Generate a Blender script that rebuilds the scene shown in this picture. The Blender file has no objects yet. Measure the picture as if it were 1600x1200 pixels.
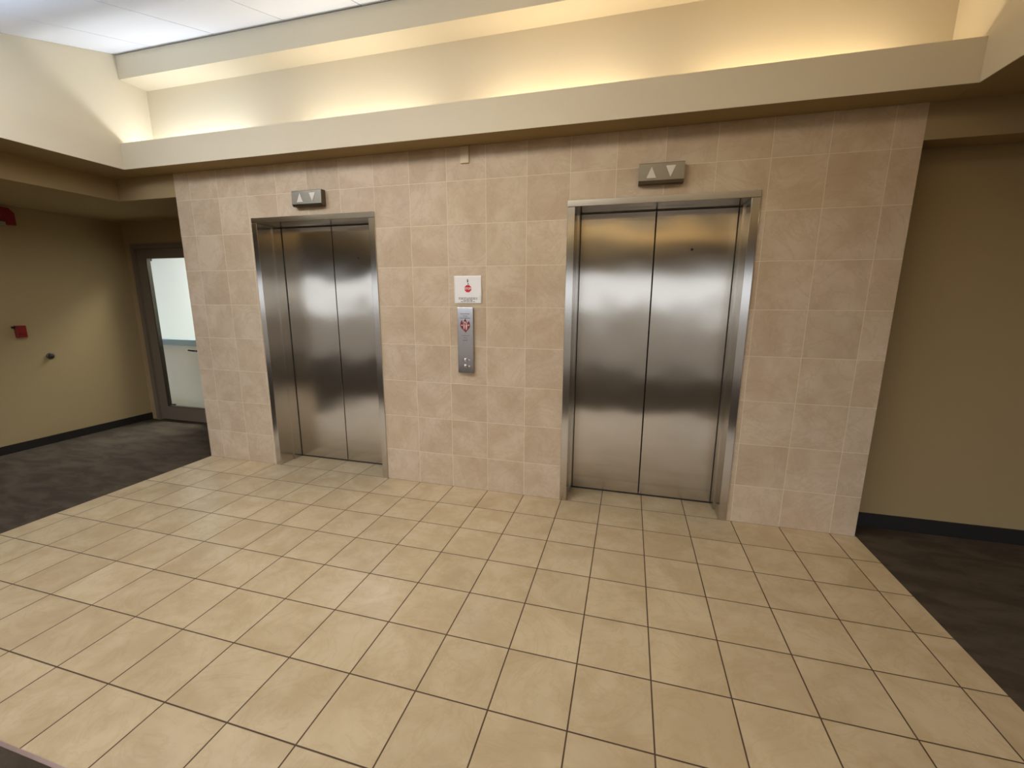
import bpy, bmesh, math, random
from mathutils import Vector, Matrix

S = bpy.context.scene
COL = S.collection
T = 0.3048                      # one tile

# ------------------------------------------------------------------ helpers
def tag(o, label=None, cat=None, group=None, kind=None):
    if label: o['label'] = label
    if cat: o['category'] = cat
    if group: o['group'] = group
    if kind: o['kind'] = kind
    return o

def obj(name, bm, mat, parent=None, smooth=False):
    me = bpy.data.meshes.new(name)
    bmesh.ops.recalc_face_normals(bm, faces=bm.faces[:])
    bm.to_mesh(me); bm.free()
    me.materials.append(mat)
    if smooth:
        for p in me.polygons: p.use_smooth = True
    o = bpy.data.objects.new(name, me); COL.objects.link(o)
    if parent is not None:
        o.parent = parent
        o.matrix_parent_inverse = Matrix.Translation(-parent.location)
    return o

def empty(name, loc):
    o = bpy.data.objects.new(name, None); COL.objects.link(o)
    o.location = loc; o.empty_display_size = 0.1
    return o

def box(bm, x0, x1, y0, y1, z0, z1, bev=0.0, seg=2):
    vs = [bm.verts.new(c) for c in ((x0,y0,z0),(x1,y0,z0),(x1,y1,z0),(x0,y1,z0),(x0,y0,z1),(x1,y0,z1),(x1,y1,z1),(x0,y1,z1))]
    fs = [bm.faces.new([vs[i] for i in f]) for f in ((0,3,2,1),(4,5,6,7),(0,1,5,4),(1,2,6,5),(2,3,7,6),(3,0,4,7))]
    if bev > 0:
        es = list({e for f in fs for e in f.edges})
        bmesh.ops.bevel(bm, geom=es, offset=bev, segments=seg, profile=0.5, affect='EDGES')
    return bm

def boxes(*bs, bev=0.0):
    bm = bmesh.new()
    for b in bs: box(bm, *b, bev=bev)
    return bm

def prism_xz(pts, y0, y1, bm=None):
    """outline in x,z extruded from y0 (front) to y1"""
    bm = bm or bmesh.new()
    a = [bm.verts.new((x, y0, z)) for x, z in pts]
    b = [bm.verts.new((x, y1, z)) for x, z in pts]
    n = len(pts)
    bm.faces.new(a); bm.faces.new(b[::-1])
    for i in range(n):
        bm.faces.new((a[i], b[i], b[(i+1) % n], a[(i+1) % n]))
    return bm

def circle_pts(cx, cz, r, n=28, sx=1.0, sz=1.0):
    return [(cx + sx*r*math.cos(2*math.pi*i/n), cz + sz*r*math.sin(2*math.pi*i/n)) for i in range(n)]

def lathe(prof, centre, axis='Y', n=32, bm=None):
    """prof: list of (radius, distance along axis)"""
    bm = bm or bmesh.new()
    rings = []
    for r, d in prof:
        ring = []
        for i in range(n):
            a = 2*math.pi*i/n
            if axis == 'Y': p = (centre[0]+r*math.cos(a), centre[1]+d, centre[2]+r*math.sin(a))
            elif axis == 'X': p = (centre[0]+d, centre[1]+r*math.cos(a), centre[2]+r*math.sin(a))
            else: p = (centre[0]+r*math.cos(a), centre[1]+r*math.sin(a), centre[2]+d)
            ring.append(bm.verts.new(p))
        rings.append(ring)
    for a, b in zip(rings, rings[1:]):
        for i in range(n):
            bm.faces.new((a[i], a[(i+1) % n], b[(i+1) % n], b[i]))
    bm.faces.new(rings[0]); bm.faces.new(rings[-1][::-1])
    return bm

def tube(bm, pts, r, n=12):
    pts = [Vector(p) for p in pts]; rings = []
    for i, p in enumerate(pts):
        d = (pts[min(i+1, len(pts)-1)] - pts[max(i-1, 0)]).normalized()
        up = Vector((0,0,1)) if abs(d.z) < .9 else Vector((1,0,0))
        u = d.cross(up).normalized(); v = d.cross(u)
        rings.append([bm.verts.new(p + r*(math.cos(2*math.pi*k/n)*u + math.sin(2*math.pi*k/n)*v)) for k in range(n)])
    for a, b in zip(rings, rings[1:]):
        for k in range(n): bm.faces.new((a[k], a[(k+1) % n], b[(k+1) % n], b[k]))
    bm.faces.new(rings[0]); bm.faces.new(rings[-1][::-1])
    return bm

def text_bm(s, size, x, y, z, depth=0.0004, bold=0.0):
    """lettering standing on a wall facing -y, centred on x,z"""
    cu = bpy.data.curves.new('lettering_curve', 'FONT')
    cu.body = s; cu.size = size; cu.align_x = 'CENTER'; cu.align_y = 'CENTER'
    cu.extrude = depth; cu.offset = bold
    o = bpy.data.objects.new('lettering_curve', cu); COL.objects.link(o)
    dg = bpy.context.evaluated_depsgraph_get()
    me = bpy.data.meshes.new_from_object(o.evaluated_get(dg))
    bm = bmesh.new(); bm.from_mesh(me)
    bm.transform(Matrix.Translation((x, y, z)) @ Matrix.Rotation(math.pi/2, 4, 'X'))
    bpy.data.objects.remove(o); bpy.data.curves.remove(cu); bpy.data.meshes.remove(me)
    return bm

def text_lines(rows, x, y, z, w, h, pitch, seed):
    """rows of small print too small to read in the photo: word-length strokes"""
    rnd = random.Random(seed); bm = bmesh.new()
    for k, frac in enumerate(rows):
        zc = z - k*pitch; x0 = x - w*frac/2; x1 = x + w*frac/2; cx = x0
        while cx < x1 - 0.004:
            word = min(rnd.uniform(.010, .026), x1 - cx); e = cx + word
            while cx < e - .001:
                l = min(rnd.uniform(.0016, .0028), e - cx)
                hh = h*rnd.choice((.75, 1, 1, .9))
                box(bm, cx, cx+l, y, y+.0003, zc-h/2, zc-h/2+hh)
                cx += l + .0007
            cx = e + .004
    return bm

# ------------------------------------------------------------------ materials
def new_mat(name):
    m = bpy.data.materials.new(name); m.use_nodes = True
    nt = m.node_tree; b = nt.nodes['Principled BSDF']
    return m, nt, b

def N(nt, t, **kw):
    n = nt.nodes.new(t)
    for k, v in kw.items(): setattr(n, k, v)
    return n

def math_n(nt, op, a, b=None, clamp=False):
    n = N(nt, 'ShaderNodeMath', operation=op, use_clamp=clamp)
    for i, v in enumerate((a, b)):
        if v is None: continue
        if isinstance(v, (int, float)): n.inputs[i].default_value = v
        else: nt.links.new(v, n.inputs[i])
    return n.outputs[0]

def mix_col(nt, f, a, b, blend='MIX'):
    n = N(nt, 'ShaderNodeMix', data_type='RGBA', blend_type=blend)
    for i, v in ((0, f), (6, a), (7, b)):
        if isinstance(v, (int, float)): n.inputs[i].default_value = v
        elif isinstance(v, tuple): n.inputs[i].default_value = (*v, 1)
        else: nt.links.new(v, n.inputs[i])
    return n.outputs[2]

def noise(nt, vec, scale, detail=4, rough=.55, dist=0.0):
    n = N(nt, 'ShaderNodeTexNoise'); n.inputs['Scale'].default_value = scale
    n.inputs['Detail'].default_value = detail; n.inputs['Roughness'].default_value = rough
    n.inputs['Distortion'].default_value = dist
    nt.links.new(vec, n.inputs['Vector'])
    return n.outputs['Fac']

def ramp(nt, f, lo, hi):
    n = N(nt, 'ShaderNodeMapRange', interpolation_type='SMOOTHSTEP'); n.inputs[1].default_value = lo; n.inputs[2].default_value = hi
    nt.links.new(f, n.inputs[0]); return n.outputs[0]

def srgb(r, g, b):
    f = lambda c: (c/255/12.92) if c/255 <= .04045 else ((c/255+.055)/1.055)**2.4
    return (f(r), f(g), f(b))

def plain(name, col, rough=.6, metal=0.0, mottled=.0, scale=6.0, spec=.5, bump=0.0):
    m, nt, b = new_mat(name)
    b.inputs['Roughness'].default_value = rough; b.inputs['Metallic'].default_value = metal
    b.inputs['Specular IOR Level'].default_value = spec
    tc = N(nt, 'ShaderNodeTexCoord').outputs['Object']
    nf = noise(nt, tc, scale)
    lo = tuple(c*(1-mottled) for c in col); hi = tuple(min(1, c*(1+mottled)) for c in col)
    nt.links.new(mix_col(nt, nf, lo, hi), b.inputs['Base Color'])
    if bump:
        bp = N(nt, 'ShaderNodeBump'); bp.inputs['Strength'].default_value = 1; bp.inputs['Distance'].default_value = bump
        nt.links.new(noise(nt, tc, 220, 3), bp.inputs['Height']); nt.links.new(bp.outputs[0], b.inputs['Normal'])
    return m

def tile_mat(name, axes, off, grout_w, tile_a, tile_b, vein, grout, rough, per_tile, bump_d=.0008, spec=.5):
    m, nt, b = new_mat(name)
    L = nt.links
    geo = N(nt, 'ShaderNodeNewGeometry').outputs['Position']
    sp = N(nt, 'ShaderNodeSeparateXYZ'); L.new(geo, sp.inputs[0])
    ids, edges = [], []
    for ax, o_, sz in zip(axes, off[0], off[1]):
        u = math_n(nt, 'DIVIDE', math_n(nt, 'SUBTRACT', sp.outputs[ax], o_), sz)
        ids.append(math_n(nt, 'FLOOR', u))
        fr = math_n(nt, 'FRACT', u)
        edges.append(math_n(nt, 'MINIMUM', fr, math_n(nt, 'SUBTRACT', 1.0, fr)))
    e = math_n(nt, 'MINIMUM', *edges)
    half = grout_w/2/off[1][0]
    mask = ramp(nt, e, half*.75, half*1.25)               # 0 in joint, 1 on tile
    cid = N(nt, 'ShaderNodeCombineXYZ'); L.new(ids[0], cid.inputs[0]); L.new(ids[1], cid.inputs[1])
    wn = N(nt, 'ShaderNodeTexWhiteNoise', noise_dimensions='3D'); L.new(cid.outputs[0], wn.inputs['Vector'])
    # each tile samples the stone clouding somewhere else
    sh = N(nt, 'ShaderNodeVectorMath', operation='MULTIPLY_ADD')
    L.new(wn.outputs['Color'], sh.inputs[0]); sh.inputs[1].default_value = (9, 9, 9); L.new(geo, sh.inputs[2])
    v = sh.outputs[0]
    big = noise(nt, v, 4.0, 5, .58, .4)
    fine = noise(nt, v, 34, 5, .65)
    c = mix_col(nt, ramp(nt, big, .33, .68), tile_a, tile_b)
    vn = noise(nt, v, 3.2, 7, .62, 2.2)
    vm = math_n(nt, 'MULTIPLY', math_n(nt, 'SUBTRACT', 1.0, ramp(nt, math_n(nt, 'ABSOLUTE', math_n(nt, 'SUBTRACT', vn, .5)), 0.0, .045)), .24)
    c = mix_col(nt, vm, c, vein)
    c = mix_col(nt, math_n(nt, 'MULTIPLY', fine, .26), c, vein)
    g = math_n(nt, 'ADD', 1.0 - per_tile, math_n(nt, 'MULTIPLY', wn.outputs['Value'], 2*per_tile))
    gc = N(nt, 'ShaderNodeCombineXYZ')
    for i in range(3): L.new(g, gc.inputs[i])
    c = mix_col(nt, 1.0, c, gc.outputs[0], 'MULTIPLY')
    c = mix_col(nt, mask, grout, c)
    L.new(c, b.inputs['Base Color'])
    r = math_n(nt, 'ADD', math_n(nt, 'MULTIPLY', mask, rough-.85), .85)
    r = math_n(nt, 'ADD', r, math_n(nt, 'MULTIPLY', math_n(nt, 'SUBTRACT', fine, .5), .15))
    L.new(r, b.inputs['Roughness']); b.inputs['Specular IOR Level'].default_value = spec
    hgt = math_n(nt, 'ADD', mask, math_n(nt, 'MULTIPLY', big, .25))
    bp = N(nt, 'ShaderNodeBump'); bp.inputs['Strength'].default_value = .7; bp.inputs['Distance'].default_value = bump_d
    L.new(hgt, bp.inputs['Height']); L.new(bp.outputs[0], b.inputs['Normal'])
    return m

M = {}
M['floor_tile'] = tile_mat('floor_tile', (0, 1), ((0, 0), (T, T)), .006, srgb(195,173,137), srgb(211,191,156), srgb(182,157,118), srgb(84,64,42), .22, .03, spec=.5)
M['wall_tile'] = tile_mat('wall_tile', (0, 2), ((0, -.0252), (T, T*.9934)), .0034, srgb(193,170,141), srgb(211,192,165), srgb(174,148,118), srgb(222,206,174), .5, .04, .0005, spec=.3)
M['paint'] = plain('cream_paint', srgb(210,199,175), .85, mottled=.015, scale=3, spec=.2)
M['paint_dark'] = plain('olive_beige_paint', srgb(160,138,99), .85, mottled=.02, scale=3, spec=.2)
M['ceil_white'] = plain('white_ceiling', srgb(234,239,250), .9, mottled=.01, scale=5, spec=.1)
M['base'] = plain('dark_rubber_base', srgb(24,19,14), .55, mottled=.1, scale=9)
M['edge_metal'] = plain('edge_strip', srgb(186,160,150), .35, .6, mottled=.08, scale=30)

def carpet():
    m, nt, b = new_mat('carpet'); L = nt.links
    geo = N(nt, 'ShaderNodeNewGeometry').outputs['Position']
    mp = N(nt, 'ShaderNodeMapping'); mp.inputs['Rotation'].default_value = (0, 0, .55); mp.inputs['Scale'].default_value = (1, 2.6, 1)
    L.new(geo, mp.inputs[0])
    big = noise(nt, mp.outputs[0], 3.2, 5, .6, .5)
    fine = noise(nt, geo, 260, 2, .7)
    c = mix_col(nt, ramp(nt, big, .36, .66), srgb(76,66,54), srgb(95,84,70))
    c = mix_col(nt, math_n(nt, 'MULTIPLY', fine, .5), c, srgb(58,48,38))
    L.new(c, b.inputs['Base Color']); b.inputs['Roughness'].default_value = 1; b.inputs['Specular IOR Level'].default_value = .1
    bp = N(nt, 'ShaderNodeBump'); bp.inputs['Distance'].default_value = .003; bp.inputs['Strength'].default_value = .8
    L.new(fine, bp.inputs['Height']); L.new(bp.outputs[0], b.inputs['Normal'])
    return m
M['carpet'] = carpet()

def steel(name, col, rough, aniso, wav=.0, wscale=2.0, grain=.06):
    m, nt, b = new_mat(name); L = nt.links
    geo = N(nt, 'ShaderNodeNewGeometry').outputs['Position']
    b.inputs['Metallic'].default_value = 1
    b.inputs['Anisotropic'].default_value = aniso
    tg = N(nt, 'ShaderNodeTangent', direction_type='RADIAL', axis='Z'); L.new(tg.outputs[0], b.inputs['Tangent'])
    mp = N(nt, 'ShaderNodeMapping'); mp.inputs['Scale'].default_value = (420, 420, 2.2); L.new(geo, mp.inputs[0])
    gr = noise(nt, mp.outputs[0], 1.0, 3, .7)
    c = mix_col(nt, gr, tuple(x*(1-grain) for x in col), tuple(min(1, x*(1+grain)) for x in col))
    L.new(c, b.inputs['Base Color'])
    L.new(math_n(nt, 'ADD', rough-.03, math_n(nt, 'MULTIPLY', gr, .06)), b.inputs['Roughness'])
    if wav:
        mp2 = N(nt, 'ShaderNodeMapping'); mp2.inputs['Scale'].default_value = (1, 1, .8); L.new(geo, mp2.inputs[0])
        w = noise(nt, mp2.outputs[0], wscale, 1.0, .4)
        bp = N(nt, 'ShaderNodeBump'); bp.inputs['Strength'].default_value = 1; bp.inputs['Distance'].default_value = wav
        L.new(w, bp.inputs['Height']); L.new(bp.outputs[0], b.inputs['Normal'])
    return m
M['door_steel'] = steel('brushed_door_steel', srgb(197,188,172), .185, .92, .010, 2.2)
M['frame_steel'] = steel('brushed_frame_steel', srgb(198,191,179), .20, .85)
M['plate_steel'] = steel('brushed_plate_steel', srgb(206,202,198), .18, .85)
M['lantern_steel'] = steel('lantern_steel', srgb(116,108,94), .42, .4)
M['seam'] = plain('dark_gap', srgb(24,21,18), .7, mottled=.1)
M['arrow'] = plain('arrow_acrylic', srgb(208,200,186), .35, mottled=.01)
M['red'] = plain('alarm_red', srgb(122,24,18), .4, mottled=.05)
M['alarm_white'] = plain('strobe_lens', srgb(150,142,120), .25, mottled=.02)
M['sign_red'] = plain('sign_red', srgb(196,44,52), .5, mottled=.04, scale=40)
M['emblem_red'] = plain('emblem_red', srgb(124,32,36), .5, mottled=.05, scale=40)
M['emblem_pink'] = plain('emblem_figures', srgb(232,196,190), .5, mottled=.02)
M['ink'] = plain('ink_grey', srgb(88,82,80), .8, mottled=.05)
M['engrave'] = plain('engraving', srgb(116,118,122), .6, mottled=.05)
M['paper'] = plain('laminated_paper', srgb(240,236,232), .22, mottled=.01)
M['beige_plastic'] = plain('beige_plastic', srgb(206,188,152), .45, mottled=.01)
M['grey_metal'] = plain('painted_door_metal', srgb(112,98,82), .45, mottled=.03, scale=8)
M['handle'] = plain('dark_handle', srgb(70,64,56), .35, .8, mottled=.05)
M['bumper'] = plain('wall_bumper_metal', srgb(92,84,74), .35, .7, mottled=.05)
M['stair_white'] = plain('stair_white', srgb(232,235,236), .8, mottled=.015)
M['stair_cream'] = plain('stair_cream', srgb(206,206,196), .8, mottled=.02)
M['rail_blue'] = plain('rail_blue_grey', srgb(128,152,164), .5, mottled=.03)
M['concrete'] = plain('pavement', srgb(126,114,100), .9, mottled=.1, scale=1.5)
M['alu'] = plain('window_frame_bronze', srgb(84,76,66), .45, .5, mottled=.04)

def glass():
    m = bpy.data.materials.new('clear_glass'); m.use_nodes = True
    nt = m.node_tree; nt.nodes.clear(); L = nt.links
    out = N(nt, 'ShaderNodeOutputMaterial'); mix = N(nt, 'ShaderNodeMixShader')
    tr = N(nt, 'ShaderNodeBsdfTransparent'); tr.inputs[0].default_value = (.95, .97, .965, 1)
    gl = N(nt, 'ShaderNodeBsdfGlossy'); gl.inputs['Roughness'].default_value = .02
    lw = N(nt, 'ShaderNodeLayerWeight'); lw.inputs[0].default_value = .5
    p5 = math_n(nt, 'POWER', lw.outputs['Facing'], 5.0)
    L.new(math_n(nt, 'ADD', .05, math_n(nt, 'MULTIPLY', p5, .9)), mix.inputs[0]); L.new(tr.outputs[0], mix.inputs[1]); L.new(gl.outputs[0], mix.inputs[2])
    L.new(mix.outputs[0], out.inputs[0])
    return m
M['glass'] = glass()

def structure(name, bm, mat, parent=None):
    o = obj(name, bm, mat, parent)
    if parent is None: o['kind'] = 'structure'
    return o

# ------------------------------------------------------------------ the lobby shell
XL, XR = -2.305, 3.195          # tiled wall
TX0, TX1, TY = -2.30, 3.203, -2.40
WL, WR = -2.585, 3.29           # light well
YF = -.20                       # fascia face
YB = -5.30                      # rear glazing
ZC = 2.625
WXL, WXR = -10.2, 7.4

structure('floor', boxes((TX0, TX1, TY, .27, -.05, 0)), M['floor_tile'])
structure('floor_left', boxes((WXL, TX0, YB, 0, -.05, -.001), (-4.45, TX0, 0, .95, -.05, -.001)), M['carpet'])
structure('floor_right', boxes((TX1, WXR, YB, .18, -.05, -.001)), M['carpet'])
structure('floor_rear', boxes((TX0, TX1, YB, TY-.012, -.05, -.001)), M['carpet'])
structure('trim_1', boxes((TX0, TX1, TY-.012, TY, -.05, .0015)), M['edge_metal'])

# elevators: outer frame x ranges
LE = (-1.498, -.309)
RE = (1.207, 2.405)
HZ = 2.218
d = .30
structure('wall_front', boxes((XL, LE[0], 0, d, 0, ZC), (LE[1], RE[0], 0, d, 0, ZC), (RE[1], XR, 0, .18, 0, ZC),
                              (LE[0], LE[1], 0, d, HZ, ZC), (RE[0], RE[1], 0, d, HZ, ZC)), M['wall_tile'])
# shaft fronts behind the doors, return of the tiled block towards the stair door
structure('wall_shaft', boxes((XL, XR, d, d+.05, 0, ZC), (XL, XL+.15, d+.05, .85, 0, ZC)), M['paint_dark'])
structure('wall_right', boxes((XR, WXR, .18, .28, 0, ZC+.1)), M['paint_dark'])
structure('ceiling_right', boxes((XR, WXR, 0, .18, 2.432, 2.70)), M['paint_dark'])
structure('baseboard_right', boxes((XR, WXR, .168, .18, 0, .10)), M['base'])

structure('wall_left', boxes((-4.45, -4.30, -1.35, .85, 0, ZC+.1)), M['paint_dark'])
structure('wall_left_return', boxes((WXL, -4.45, -1.35, -1.20, 0, ZC+.1)), M['paint_dark'])
structure('baseboard_left', boxes((-4.30, -4.288, -1.35, .85, 0, .085)), M['base'])
structure('ceiling_left', boxes((WXL, -3.0, YB, -1.35, 2.432, 2.70), (-4.30, -3.0, -1.35, .85, 2.432, 2.70),
                                (-3.0, XL, 0, .85, 2.432, 2.70)), M['paint_dark'])
# wall with the glazed stair door
DX0, DX1, DZ = -4.20, -3.17, 2.185
structure('wall_stair', boxes((-4.45, DX0, .85, 1.0, 0, 2.75), (DX1, XL+.15, .85, 1.0, 0, 2.75), (DX0, DX1, .85, 1.0, DZ, 2.75)), M['paint_dark'])

# perimeter soffit
structure('ceiling', boxes((-3.0, WL-.0055, YB, 0, ZC, 2.679), (WL-.005, WR+.005, YF+.0055, 0, ZC+.001, 2.679), (WR+.0055, WXR, YB, 0, ZC, 2.679), (WL, WR, 0, .085, ZC+.001, 2.68),
                           (WL, WR, YB, -5.0, 2.40, 2.45)), M['paint_dark'])
# light well: fascias, cove backs, side walls
structure('trim_2', boxes((WL+.0005, WR-.0005, YF, YF+.05, 2.68, 2.83), (WL+.0005, WR-.0005, YF, YF+.005, ZC, 2.68)), M['paint'])
structure('trim_3', boxes((WL, WR, -5.0, -4.95, 2.40, 2.70)), M['paint'])
ZU = 3.345
structure('wall_cove_front', boxes((WL, WR, .085, .14, 2.68, ZU)), M['paint'])
structure('wall_cove_rear', boxes((WL, WR, YB-.05, YB, 2.08, 3.2)), M['paint'])
structure('wall_well_left', boxes((WL-.005, WL, YB, YF+.0055, ZC, 2.68), (WL-.06, WL, YB, .14, 2.68, 3.60)), M['paint'])
structure('wall_well_right', boxes((WR, WR+.005, YB, YF+.0055, ZC, 2.68), (WR, WR+.06, YB, .14, 2.68, 3.60)), M['paint'])
structure('ceiling_upper_front', boxes((WL, WR, -.13, .14, ZU, 3.525), (WL, WR, -.105, .14, 3.525, 3.60)), M['paint'])
# white upper ceiling of long panels with fine joints, sloping down away from the elevators
CSL, CY0, CZ0, CY1 = .30, -.112, 3.536, -1.70
CZ1 = CZ0 + CSL*(CY1-CY0)
def slab(bm, x0, x1, lift, t):
    prof = [(CY0, CZ0+lift), (CY1, CZ1+lift), (YB, CZ1+lift), (YB, CZ1+lift+t), (CY1, CZ1+lift+t), (CY0, CZ0+lift+t)]
    A = [bm.verts.new((x0, y, z)) for y, z in prof]; B = [bm.verts.new((x1, y, z)) for y, z in prof]; n = len(prof)
    for q in ((0, 1, 4, 5), (1, 2, 3, 4)):
        bm.faces.new([A[k] for k in q]); bm.faces.new([B[k] for k in q][::-1])
    for k in range(n): bm.faces.new((A[k], B[k], B[(k+1) % n], A[(k+1) % n]))
def well_ceiling():
    bm = bmesh.new()
    xs = [WL, -2.16, -1.52, -.88, -.24, .40, 1.04, 1.68, 2.32, 2.96, WR]
    for a, b in zip(xs, xs[1:]): slab(bm, a+.0035, b-.0035, 0, .02)
    slab(bm, WL, WR, .024, .04)
    return bm
structure('ceiling_upper', well_ceiling(), M['ceil_white'])
structure('ceiling_upper_rear', boxes((WL, WR, YB, -5.07, 2.93, CZ1)), M['paint'])

# rear wall: glazing behind the camera, and the ground outside
structure('wall_rear', boxes((WXL, WL, YB-.15, YB, 2.10, 2.75), (WL, WR, YB-.15, YB-.05, 2.10, 3.6), (WR, WXR, YB-.15, YB, 2.10, 2.75), (WXL, WXR, YB-.15, YB, -.05, .06)), M['paint_dark'])
structure('wall_far_left', boxes((WXL-.15, WXL, YB-.15, -1.20, -.05, 2.75)), M['paint_dark'])
structure('wall_far_right', boxes((WXR, WXR+.15, YB-.15, .28, -.05, 2.75)), M['paint_dark'])
structure('ceiling_roof', boxes((WXL-.15, WL-.06, YB-.15, .28, 2.76, 2.80), (WR+.06, WXR+.15, YB-.15, .28, 2.76, 2.80)), M['paint_dark'])
edges = [-10.2, -8.6, -7.0, -5.4, -3.8, -2.2, -.6, 1.0, 2.6, 4.2, 5.8, 7.4]
for k, (a, b) in enumerate(zip(edges, edges[1:])):
    fr = boxes((a, a+.05, YB-.11, YB-.04, .06, 2.10), (b-.05, b, YB-.11, YB-.04, .06, 2.10), (a+.05, b-.05, YB-.11, YB-.04, .06, .11), (a+.05, b-.05, YB-.11, YB-.04, 2.05, 2.10))
    w = structure('window_%d' % (k+1), fr, M['alu'])
    obj('glass_pane', boxes((a+.05, b-.05, YB-.08, YB-.074, .11, 2.05)), M['glass'], w)
structure('ground', boxes((-60, 60, -90, YB-.15, -.15, -.06)), M['concrete'])

# ------------------------------------------------------------------ stair behind the glazed door
structure('wall_stair_far', boxes((-6.2, -1.6, 2.35, 2.45, 0, 2.75)), M['stair_white'])
structure('wall_stair_guard', boxes((-6.2, -1.6, 1.40, 1.50, 0, .93)), M['stair_cream'])
structure('wall_stair_left', boxes((-6.3, -6.2, 1.0, 2.45, 0, 2.75)), M['stair_white'])
structure('wall_stair_right', boxes((-1.6, -1.5, 1.0, 2.45, 0, 2.75)), M['stair_white'])
structure('floor_stair', boxes((-6.2, -1.6, .95, 2.35, -.05, -.001)), M['stair_cream'])
structure('ceiling_stair', boxes((-6.2, -1.6, 1.0, 2.35, 2.70, 2.75)), M['stair_white'])
r = empty('handrail', (-3.9, 1.36, .95))
tag(r, 'blue-grey handrail on a pale low wall seen through the glazed door', 'handrail')
obj('rail', boxes((-6.1, -1.7, 1.345, 1.385, .905, .995), bev=.010), M['rail_blue'], r)
for bx in (-5.4, -4.1, -2.8):
    obj('bracket', boxes((bx-.02, bx+.02, 1.38, 1.40, .912, .928)), M['rail_blue'], r)

# glazed door
dr = structure('door_1', boxes((DX0, DX0+.055, .835, 1.0, 0, DZ), (DX1-.055, DX1, .835, 1.0, 0, DZ), (DX0+.055, DX1-.055, .835, 1.0, DZ-.055, DZ)), M['grey_metal'])
a, b, zt = DX0+.058, DX1-.058, DZ-.058
GX0, GX1, GZ0, GZ1 = -4.005, -3.375, .185, 2.015
obj('door_leaf', boxes((a, GX0, .86, .905, .012, zt), (GX1, b, .86, .905, .012, zt), (GX0, GX1, .86, .905, .012, GZ0), (GX0, GX1, .86, .905, GZ1, zt)), M['grey_metal'], dr)
obj('glazing_bead', boxes((GX0, GX0+.012, .856, .90, GZ0, GZ1), (GX0+.012, GX1, .856, .90, GZ0, GZ0+.006)), M['handle'], dr)
obj('glass_pane', boxes((GX0+.012, GX1, .878, .884, GZ0+.006, GZ1)), M['glass'], dr)
hb = bmesh.new()
lathe([(.026, 0), (.026, -.008), (.012, -.012), (.012, -.045)], (-3.345, .86, .925), 'Y', 20, hb)
tube(hb, [(-3.345, .815, .925), (-3.40, .812, .926), (-3.475, .815, .93)], .010)
obj('door_handle', hb, M['handle'], dr, True)
obj('glazing_clip', boxes((-3.945, -3.895, .868, .878, GZ0+.016, GZ0+.032)), M['seam'], dr)
obj('glazing_clip', boxes((-3.945, -3.935, .868, .878, GZ1-.03, GZ1)), M['seam'], dr)

# ------------------------------------------------------------------ elevators
def door_panel_bm(x0, x1, y, z0, z1):
    bm = bmesh.new(); box(bm, x0, x1, y, y+.032, z0, z1, bev=.0015, seg=1); return bm

def elevator(x0, x1, label):
    fw, yf, yd = .052, -.010, .25
    e = empty('elevator_entrance', ((x0+x1)/2, 0, 0))
    tag(e, label, 'elevator', 'elevator entrances in the tiled wall', 'thing')
    z_in = 2.174
    for sx in (0, 1):
        if sx == 0:
            bm = boxes((x0, x0+fw, yf, yd-.003, 0, z_in), bev=.002)
        else:
            bm = boxes((x1-fw, x1, yf, yd-.003, 0, z_in), bev=.002)
        j = obj('jamb', bm, M['frame_steel'], e)
        # slim return strip where the jamb meets the door track
        xs = x0+fw if sx == 0 else x1-fw-.012
        obj('return_strip', boxes((xs, xs+.012, yd-.10, yd-.003, 0, z_in)), M['frame_steel'], j)
    obj('header', boxes((x0, x1, yf, yd-.003, z_in+.0015, HZ), bev=.002), M['frame_steel'], e)
    xm = (x0+x1)/2
    obj('guard_and_gap_shade', boxes((x0+.004, x1-.004, yd+.034, yd+.046, 0, HZ-.01), (x0+fw, x1-fw, yd+.003, yd+.034, 0, .013),
        (x0+fw, x1-fw, yd-.0028, yd-.0004, z_in-.006, z_in), (x0+fw, x0+fw+.0165, yd-.0028, yd-.0004, .001, z_in-.006), (x1-fw-.0165, x1-fw, yd-.0028, yd-.0004, .001, z_in-.006)), M['seam'], e)  # guard behind doors, plus dark strips standing in for the shade in the gaps
    obj('door_panel', door_panel_bm(x0+.03, xm-.004, yd, .013, HZ-.02), M['door_steel'], e)
    p = obj('door_panel', door_panel_bm(xm+.004, x1-.03, yd, .013, HZ-.02), M['door_steel'], e)
    k = obj('keyhole', lathe([(.009, -.0012), (.009, .004)], (xm+.255, yd, 1.90), 'Y', 20), M['seam'], p)
    k['label'] = 'small dark release keyhole high on the panel'
    return e
elevator(LE[0], LE[1], 'brushed steel elevator doorway with closed doors, to the left of the call panel')
elevator(RE[0], RE[1], 'brushed steel elevator doorway with closed doors, to the right of the call panel')

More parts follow.
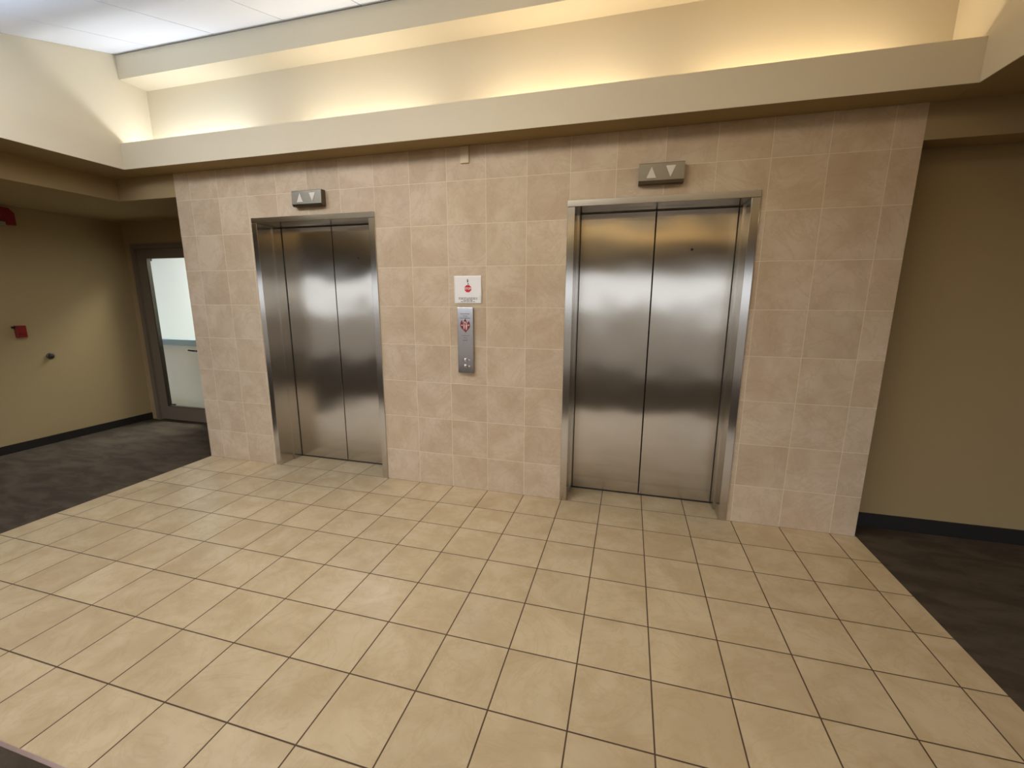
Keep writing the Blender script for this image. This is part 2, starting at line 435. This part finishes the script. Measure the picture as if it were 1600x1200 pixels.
# hall lanterns
def lantern(x0, x1, z0, z1, label):
    xm, zm = (x0+x1)/2, (z0+z1)/2
    e = empty('elevator_lantern', (xm, 0, z0)); tag(e, label, 'elevator lantern', 'lanterns above the elevator doors')
    # shallow wedge housing, face tilted a little downwards
    bm = bmesh.new()
    prof = [(0, z0), (-.042, z0), (-.055, z0+.016), (-.050, z1-.004), (-.044, z1), (0, z1)]
    A = [bm.verts.new((x0, y, z)) for y, z in prof]; B = [bm.verts.new((x1, y, z)) for y, z in prof]
    n = len(prof); bm.faces.new(A); bm.faces.new(B[::-1])
    for i in range(n): bm.faces.new((A[i], B[i], B[(i+1) % n], A[(i+1) % n]))
    obj('housing', bm, M['lantern_steel'], e)
    yfc = lambda z: -.055 + (.005)*(z-(z0+.016))/(z1-z0-.02)
    def tri(name, cx, up):
        zb, zt, h = z0+.030, z1-.022, .030
        pts = [(cx-h, zb), (cx+h, zb), (cx, zt)] if up else [(cx-h, zt), (cx, zb), (cx+h, zt)]
        bm = bmesh.new()
        f = [bm.verts.new((x, yfc(z)-.0025, z)) for x, z in pts]
        k = [bm.verts.new((x, yfc(z)+.002, z)) for x, z in pts]
        bm.faces.new(f); bm.faces.new(k[::-1])
        for i in range(3): bm.faces.new((f[i], k[i], k[(i+1) % 3], f[(i+1) % 3]))
        o = obj(name, bm, M['arrow'], e); return o
    w = x1-x0
    tri('up_arrow', x0+w*.28, True)['label'] = 'white arrow pointing up'
    tri('down_arrow', x0+w*.70, False)['label'] = 'white arrow pointing down'
lantern(-1.025, -.745, 2.278, 2.398, 'steel lantern with two white arrows above the left elevator doorway')
lantern(1.668, 1.944, 2.284, 2.406, 'steel lantern with two white arrows above the right elevator doorway')

# call panel
px0, px1, pz0, pz1 = .379, .506, .978, 1.486
xm = (px0+px1)/2
cp = empty('elevator_call_panel', (xm, 0, pz0))
tag(cp, 'tall brushed steel call panel with a red flame emblem, between the elevators', 'call panel')
obj('back_box', boxes((px0+.003, px1-.003, -.014, 0, pz0+.003, pz1-.003)), M['frame_steel'], cp)
fp = obj('faceplate', boxes((px0, px1, -.022, -.014, pz0, pz1), bev=.002), M['plate_steel'], cp)
yp = -.0222
obj('lettering', text_lines([.72, .38, .80], xm, yp-.0003, 1.437, .105, .0065, .0155, 3), M['engrave'], fp)
obj('lettering', text_lines([.55, .3, .4], xm, yp-.0003, 1.272, .105, .006, .018, 5), M['engrave'], fp)
# flame emblem: red leaf with three tongues and little light figures
ez = 1.350
out = [(0,.053),(.008,.038),(.012,.024),(.017,.012),(.023,.027),(.030,.034),(.037,.020),(.0405,0),(.036,-.018),(.025,-.032),(.012,-.042),(.004,-.056),
       (-.006,-.043),(-.018,-.034),(-.031,-.022),(-.039,-.004),(-.0395,.012),(-.036,.026),(-.026,.041),(-.021,.026),(-.0165,.012),(-.011,.026),(-.007,.040)]
em = obj('flame_emblem', prism_xz([(xm+x, ez+z) for x, z in out], yp-.0010, yp+.0004), M['emblem_red'], fp)
em['label'] = 'red flame emblem with light figures'
figs = bmesh.new()
def person(cx, cz, s):
    prism_xz(circle_pts(cx, cz+.017*s, .0052*s, 12), yp-.0016, yp-.0008, figs)
    prism_xz([(cx-.007*s, cz+.010*s), (cx+.007*s, cz+.010*s), (cx+.0065*s, cz-.008*s), (cx+.004*s, cz-.030*s), (cx+.001*s, cz-.030*s), (cx, cz-.010*s), (cx-.002*s, cz-.030*s), (cx-.005*s, cz-.030*s), (cx-.0065*s, cz-.008*s)], yp-.0016, yp-.0008, figs)
person(xm-.009, ez-.004, .85); person(xm+.010, ez-.004, 1.0)
prism_xz(circle_pts(xm-.001, ez+.023, .0065, 14), yp-.0016, yp-.0008, figs)
prism_xz([(xm-.034, ez+.004), (xm-.020, ez+.006), (xm-.020, ez-.002), (xm-.030, ez-.004)], yp-.0016, yp-.0008, figs)
prism_xz([(xm+.022, ez+.008), (xm+.035, ez+.006), (xm+.033, ez-.004), (xm+.022, ez-.003)], yp-.0016, yp-.0008, figs)
obj('figures', figs, M['emblem_pink'], em)
for nm, bz, up in (('up_button', 1.083, True), ('down_button', 1.033, False)):
    b_ = obj(nm, lathe([(.017, .001), (.017, -.002), (.0135, -.003), (.013, -.0055), (.008, -.0072), (.002, -.0076)], (xm-.004, yp, bz), 'Y', 28), M['plate_steel'], cp, True)
    h = .006 if up else -.006
    obj('arrow_mark', prism_xz([(xm-.004-.006, bz-h), (xm-.004+.006, bz-h), (xm-.004, bz+h)], yp-.0090, yp-.0068), M['arrow'], b_)
    obj('braille_plate', boxes((xm+.022, xm+.034, yp-.0015, yp+.0005, bz-.005, bz+.005), bev=.0006), M['arrow'], cp)

# notice
sx0, sx1, sz0, sz1 = .350, .570, 1.515, 1.722
nt_ = empty('notice_sheet', ((sx0+sx1)/2, 0, sz0))
tag(nt_, 'white laminated paper notice with a red stop octagon, taped above the call panel', 'notice')
def sheet():
    bm = bmesh.new(); n = 24; g = {}
    for i in range(n+1):
        for j in range(n+1):
            u, v = i/n, j/n
            x = sx0 + u*(sx1-sx0); z = sz0 + v*(sz1-sz0)
            # right edge lifts, with a crumpled lower right corner
            lift = .010*max(0, (u-.80)/.2)**2 * math.exp(-((v-.38)/.28)**2) + .004*math.exp(-((u-.93)/.05)**2-((v-.27)/.05)**2)
            if u > .97: x += .004*math.exp(-((v-.35)/.25)**2)
            for s_, y in ((0, -.0016-lift), (1, -.0010-lift)): g[i, j, s_] = bm.verts.new((x, y, z))
    for i in range(n):
        for j in range(n):
            bm.faces.new([g[i,j,0], g[i+1,j,0], g[i+1,j+1,0], g[i,j+1,0]])
            bm.faces.new([g[i,j,1], g[i,j+1,1], g[i+1,j+1,1], g[i+1,j,1]])
    for i in range(n):
        bm.faces.new([g[i,0,0], g[i,0,1], g[i+1,0,1], g[i+1,0,0]]); bm.faces.new([g[i,n,0], g[i+1,n,0], g[i+1,n,1], g[i,n,1]])
        bm.faces.new([g[0,i,0], g[0,i+1,0], g[0,i+1,1], g[0,i,1]]); bm.faces.new([g[n,i,0], g[n,i,1], g[n,i+1,1], g[n,i+1,0]])
    return bm
obj('paper', sheet(), M['paper'], nt_, True)
ox, oz, orad = .4615, 1.627, .029
oct_ = obj('stop_octagon', prism_xz([(ox+orad*math.cos(math.pi/8+k*math.pi/4), oz+orad*math.sin(math.pi/8+k*math.pi/4)) for k in range(8)], -.0024, -.0015), M['sign_red'], nt_)
obj('lettering', text_bm('STOP', .021, ox, -.0026, oz, .0002, .0004), M['paper'], oct_)
hand = prism_xz([(ox-.005, oz+.046), (ox+.001, oz+.044), (ox+.004, oz+.052), (ox+.002, oz+.066), (ox-.002, oz+.074), (ox-.006, oz+.064), (ox-.007, oz+.054)], -.0023, -.0015)
prism_xz([(ox-.002, oz+.031), (ox+.008, oz+.031), (ox+.008, oz+.036), (ox-.001, oz+.042)], -.0023, -.0015, hand)
obj('printed_mark', hand, M['ink'], nt_)
obj('printed_lines', text_lines([.86, .84, .44, .66], ox, -.0021, 1.5585, .180, .0058, .0094, 11), M['ink'], nt_)

# blank cover plate just under the soffit
tag(obj('cover_plate', boxes((.419, .486, -.012, 0, 2.510, 2.6225), bev=.002), M['beige_plastic']), 'blank beige rectangular cover plate on the tiles just under the soffit', 'cover plate')

# ------------------------------------------------------------------ left corridor wall fittings
XW = -4.30
ps = empty('fire_alarm_pull_station', (XW, -.25, 1.15))
tag(ps, 'small red manual pull station at shoulder height on the left corridor wall', 'fire alarm')
obj('body', boxes((XW, XW+.045, -.282, -.208, 1.150, 1.268), bev=.004), M['red'], ps)
obj('pull_handle', boxes((XW+.045, XW+.058, -.272, -.218, 1.185, 1.210), bev=.003), M['red'], ps)
obj('lug', boxes((XW, XW+.028, -.302, -.284, 1.242, 1.262), bev=.003), M['handle'], ps)['label'] = 'dark lug at the top corner'
st = empty('fire_alarm_strobe', (XW, -.23, 2.20))
tag(st, 'red fire alarm strobe high on the left corridor wall near the ceiling', 'fire alarm')
bm = bmesh.new()
prof = [(-.300, 2.412), (-.165, 2.402), (-.128, 2.36), (-.128, 2.245), (-.170, 2.245), (-.200, 2.275), (-.300, 2.28)]
A = [bm.verts.new((XW, y, z)) for y, z in prof]; B = [bm.verts.new((XW+.06, y, z)) for y, z in prof]
bm.faces.new(A); bm.faces.new(B[::-1])
for i in range(len(prof)): bm.faces.new((A[i], B[i], B[(i+1) % len(prof)], A[(i+1) % len(prof)]))
obj('body', bm, M['red'], st)
obj('strobe_lens', boxes((XW, XW+.05, -.290, -.198, 2.232, 2.272), bev=.006), M['alarm_white'], st)['label'] = 'pale lens under the red body'
wb = empty('wall_bumper', (XW, -.045, .935))
tag(wb, 'small round dark metal bumper on the left corridor wall below the red pull station', 'wall bumper')
obj('base_ring', lathe([(.034, 0), (.034, .008), (.027, .014)], (XW, -.045, .935), 'X', 28), M['bumper'], wb, True)
obj('dome', lathe([(.026, .012), (.024, .026), (.016, .038), (.004, .042)], (XW, -.045, .935), 'X', 28), M['handle'], wb, True)

# ------------------------------------------------------------------ lamps, added fill and daylight
def area(name, loc, rot, sx, sy, power, col):
    l = bpy.data.lights.new(name, 'AREA'); l.shape = 'RECTANGLE'; l.size = sx; l.size_y = sy
    l.energy = power; l.color = col
    o = bpy.data.objects.new(name, l); COL.objects.link(o); o.location = loc; o.rotation_euler = rot
    return o
UP = (math.pi, 0, 0)
cool, mid, warm, amber = (.88, .94, 1), (1, .93, .80), (1, .84, .61), (1, .80, .52)
for x, c, p in ((-2.0, cool, 6.0), (-.40, mid, 5.0), (1.10, warm, 5.4), (2.50, amber, 5.4)):
    area('cove_lamp_front', (x, -.035, 2.74), UP, 1.05, .05, p, c)
for x, c, p in ((-1.95, cool, 7), (-.42, cool, 7), (1.08, warm, 6), (2.45, amber, 6)):
    area('cove_lamp_rear', (x, -5.12, 2.50), UP, 1.15, .05, p, c)
tilt = (math.atan(CSL), 0, 0)
for x, y, p, c in ((-1.4, -1.45, 15, (1, .96, .91)), (.5, -1.45, 15.5, (1, .94, .85)), (2.2, -1.45, 5, (1, .82, .56)),
                   (-1.2, -3.2, 14, (1, .96, .91)), (.4, -3.2, 14, (1, .94, .85)), (2.3, -3.2, 4, (1, .82, .56))):
    zl = CZ0 + CSL*(y-CY0) if y > CY1 else CZ1
    area('ceiling_lamp', (x, y, zl-.012), tilt if y > CY1 else (0, 0, 0), 1.6, .8 if y < CY1 else .4, p, c)
for x, p, c in ((-1.75, 24, (.62, .78, 1)), (-.2, 12, (.72, .84, 1)), (1.4, 3, (1, .9, .75))):
    area('added_uplight', (x, -1.75, 2.80), UP, 1.2, .12, p, c)  # unseen fill added to brighten the upper ceiling, no fixture hangs here
area('right_fill_light', (5.3, -2.0, 2.615), (0, 0, 0), .5, .5, 9, (1, .84, .58))  # fill added out of view to lift the right wall and carpet
area('stair_lamp', (-3.6, 1.65, 2.68), (0, 0, 0), 1.2, .5, 115, (.97, 1, 1))

# sky portals for the rear glazing
for a, b in zip(edges, edges[1:]):
    l = bpy.data.lights.new('sky_portal', 'AREA'); l.shape = 'RECTANGLE'; l.size = b-a-.1; l.size_y = 1.9
    l.cycles.is_portal = True
    o = bpy.data.objects.new('sky_portal', l); COL.objects.link(o)
    o.location = ((a+b)/2, YB-.2, 1.08); o.rotation_euler = (math.pi/2, 0, 0)

w = bpy.data.worlds.new('sky'); S.world = w; w.use_nodes = True
bg = w.node_tree.nodes['Background']; bg.inputs[0].default_value = (.83, .86, 1.0, 1); bg.inputs[1].default_value = 2.25

# ------------------------------------------------------------------ camera
cd = bpy.data.cameras.new('camera'); cam = bpy.data.objects.new('camera', cd); COL.objects.link(cam)
yaw, pit, rol = -0.2655263, -0.1931256, 0.0048052
f = Vector((math.sin(yaw)*math.cos(pit), math.cos(yaw)*math.cos(pit), math.sin(pit)))
r_ = f.cross(Vector((0, 0, 1))).normalized(); u_ = r_.cross(f)
R = math.cos(rol)*r_ + math.sin(rol)*u_; U = -math.sin(rol)*r_ + math.cos(rol)*u_
mw = Matrix((( R.x, U.x, -f.x, 1.661), (R.y, U.y, -f.y, -3.120), (R.z, U.z, -f.z, 1.539), (0, 0, 0, 1)))
cam.matrix_world = mw
cd.sensor_fit = 'HORIZONTAL'; cd.sensor_width = 36; cd.lens = 36*665.924/1600; cd.clip_start = .05; cd.clip_end = 300
S.camera = cam

S.view_settings.view_transform = 'Standard'; S.view_settings.look = 'None'
S.view_settings.gamma = 1; S.view_settings.use_curve_mapping = False
S.view_settings.exposure = 0.0
S.cycles.use_denoising = True
S.cycles.max_bounces = 10; S.cycles.diffuse_bounces = 6; S.cycles.glossy_bounces = 4
S.cycles.transparent_max_bounces = 8
S.cycles.caustics_reflective = False; S.cycles.caustics_refractive = False
S.cycles.sample_clamp_indirect = 6
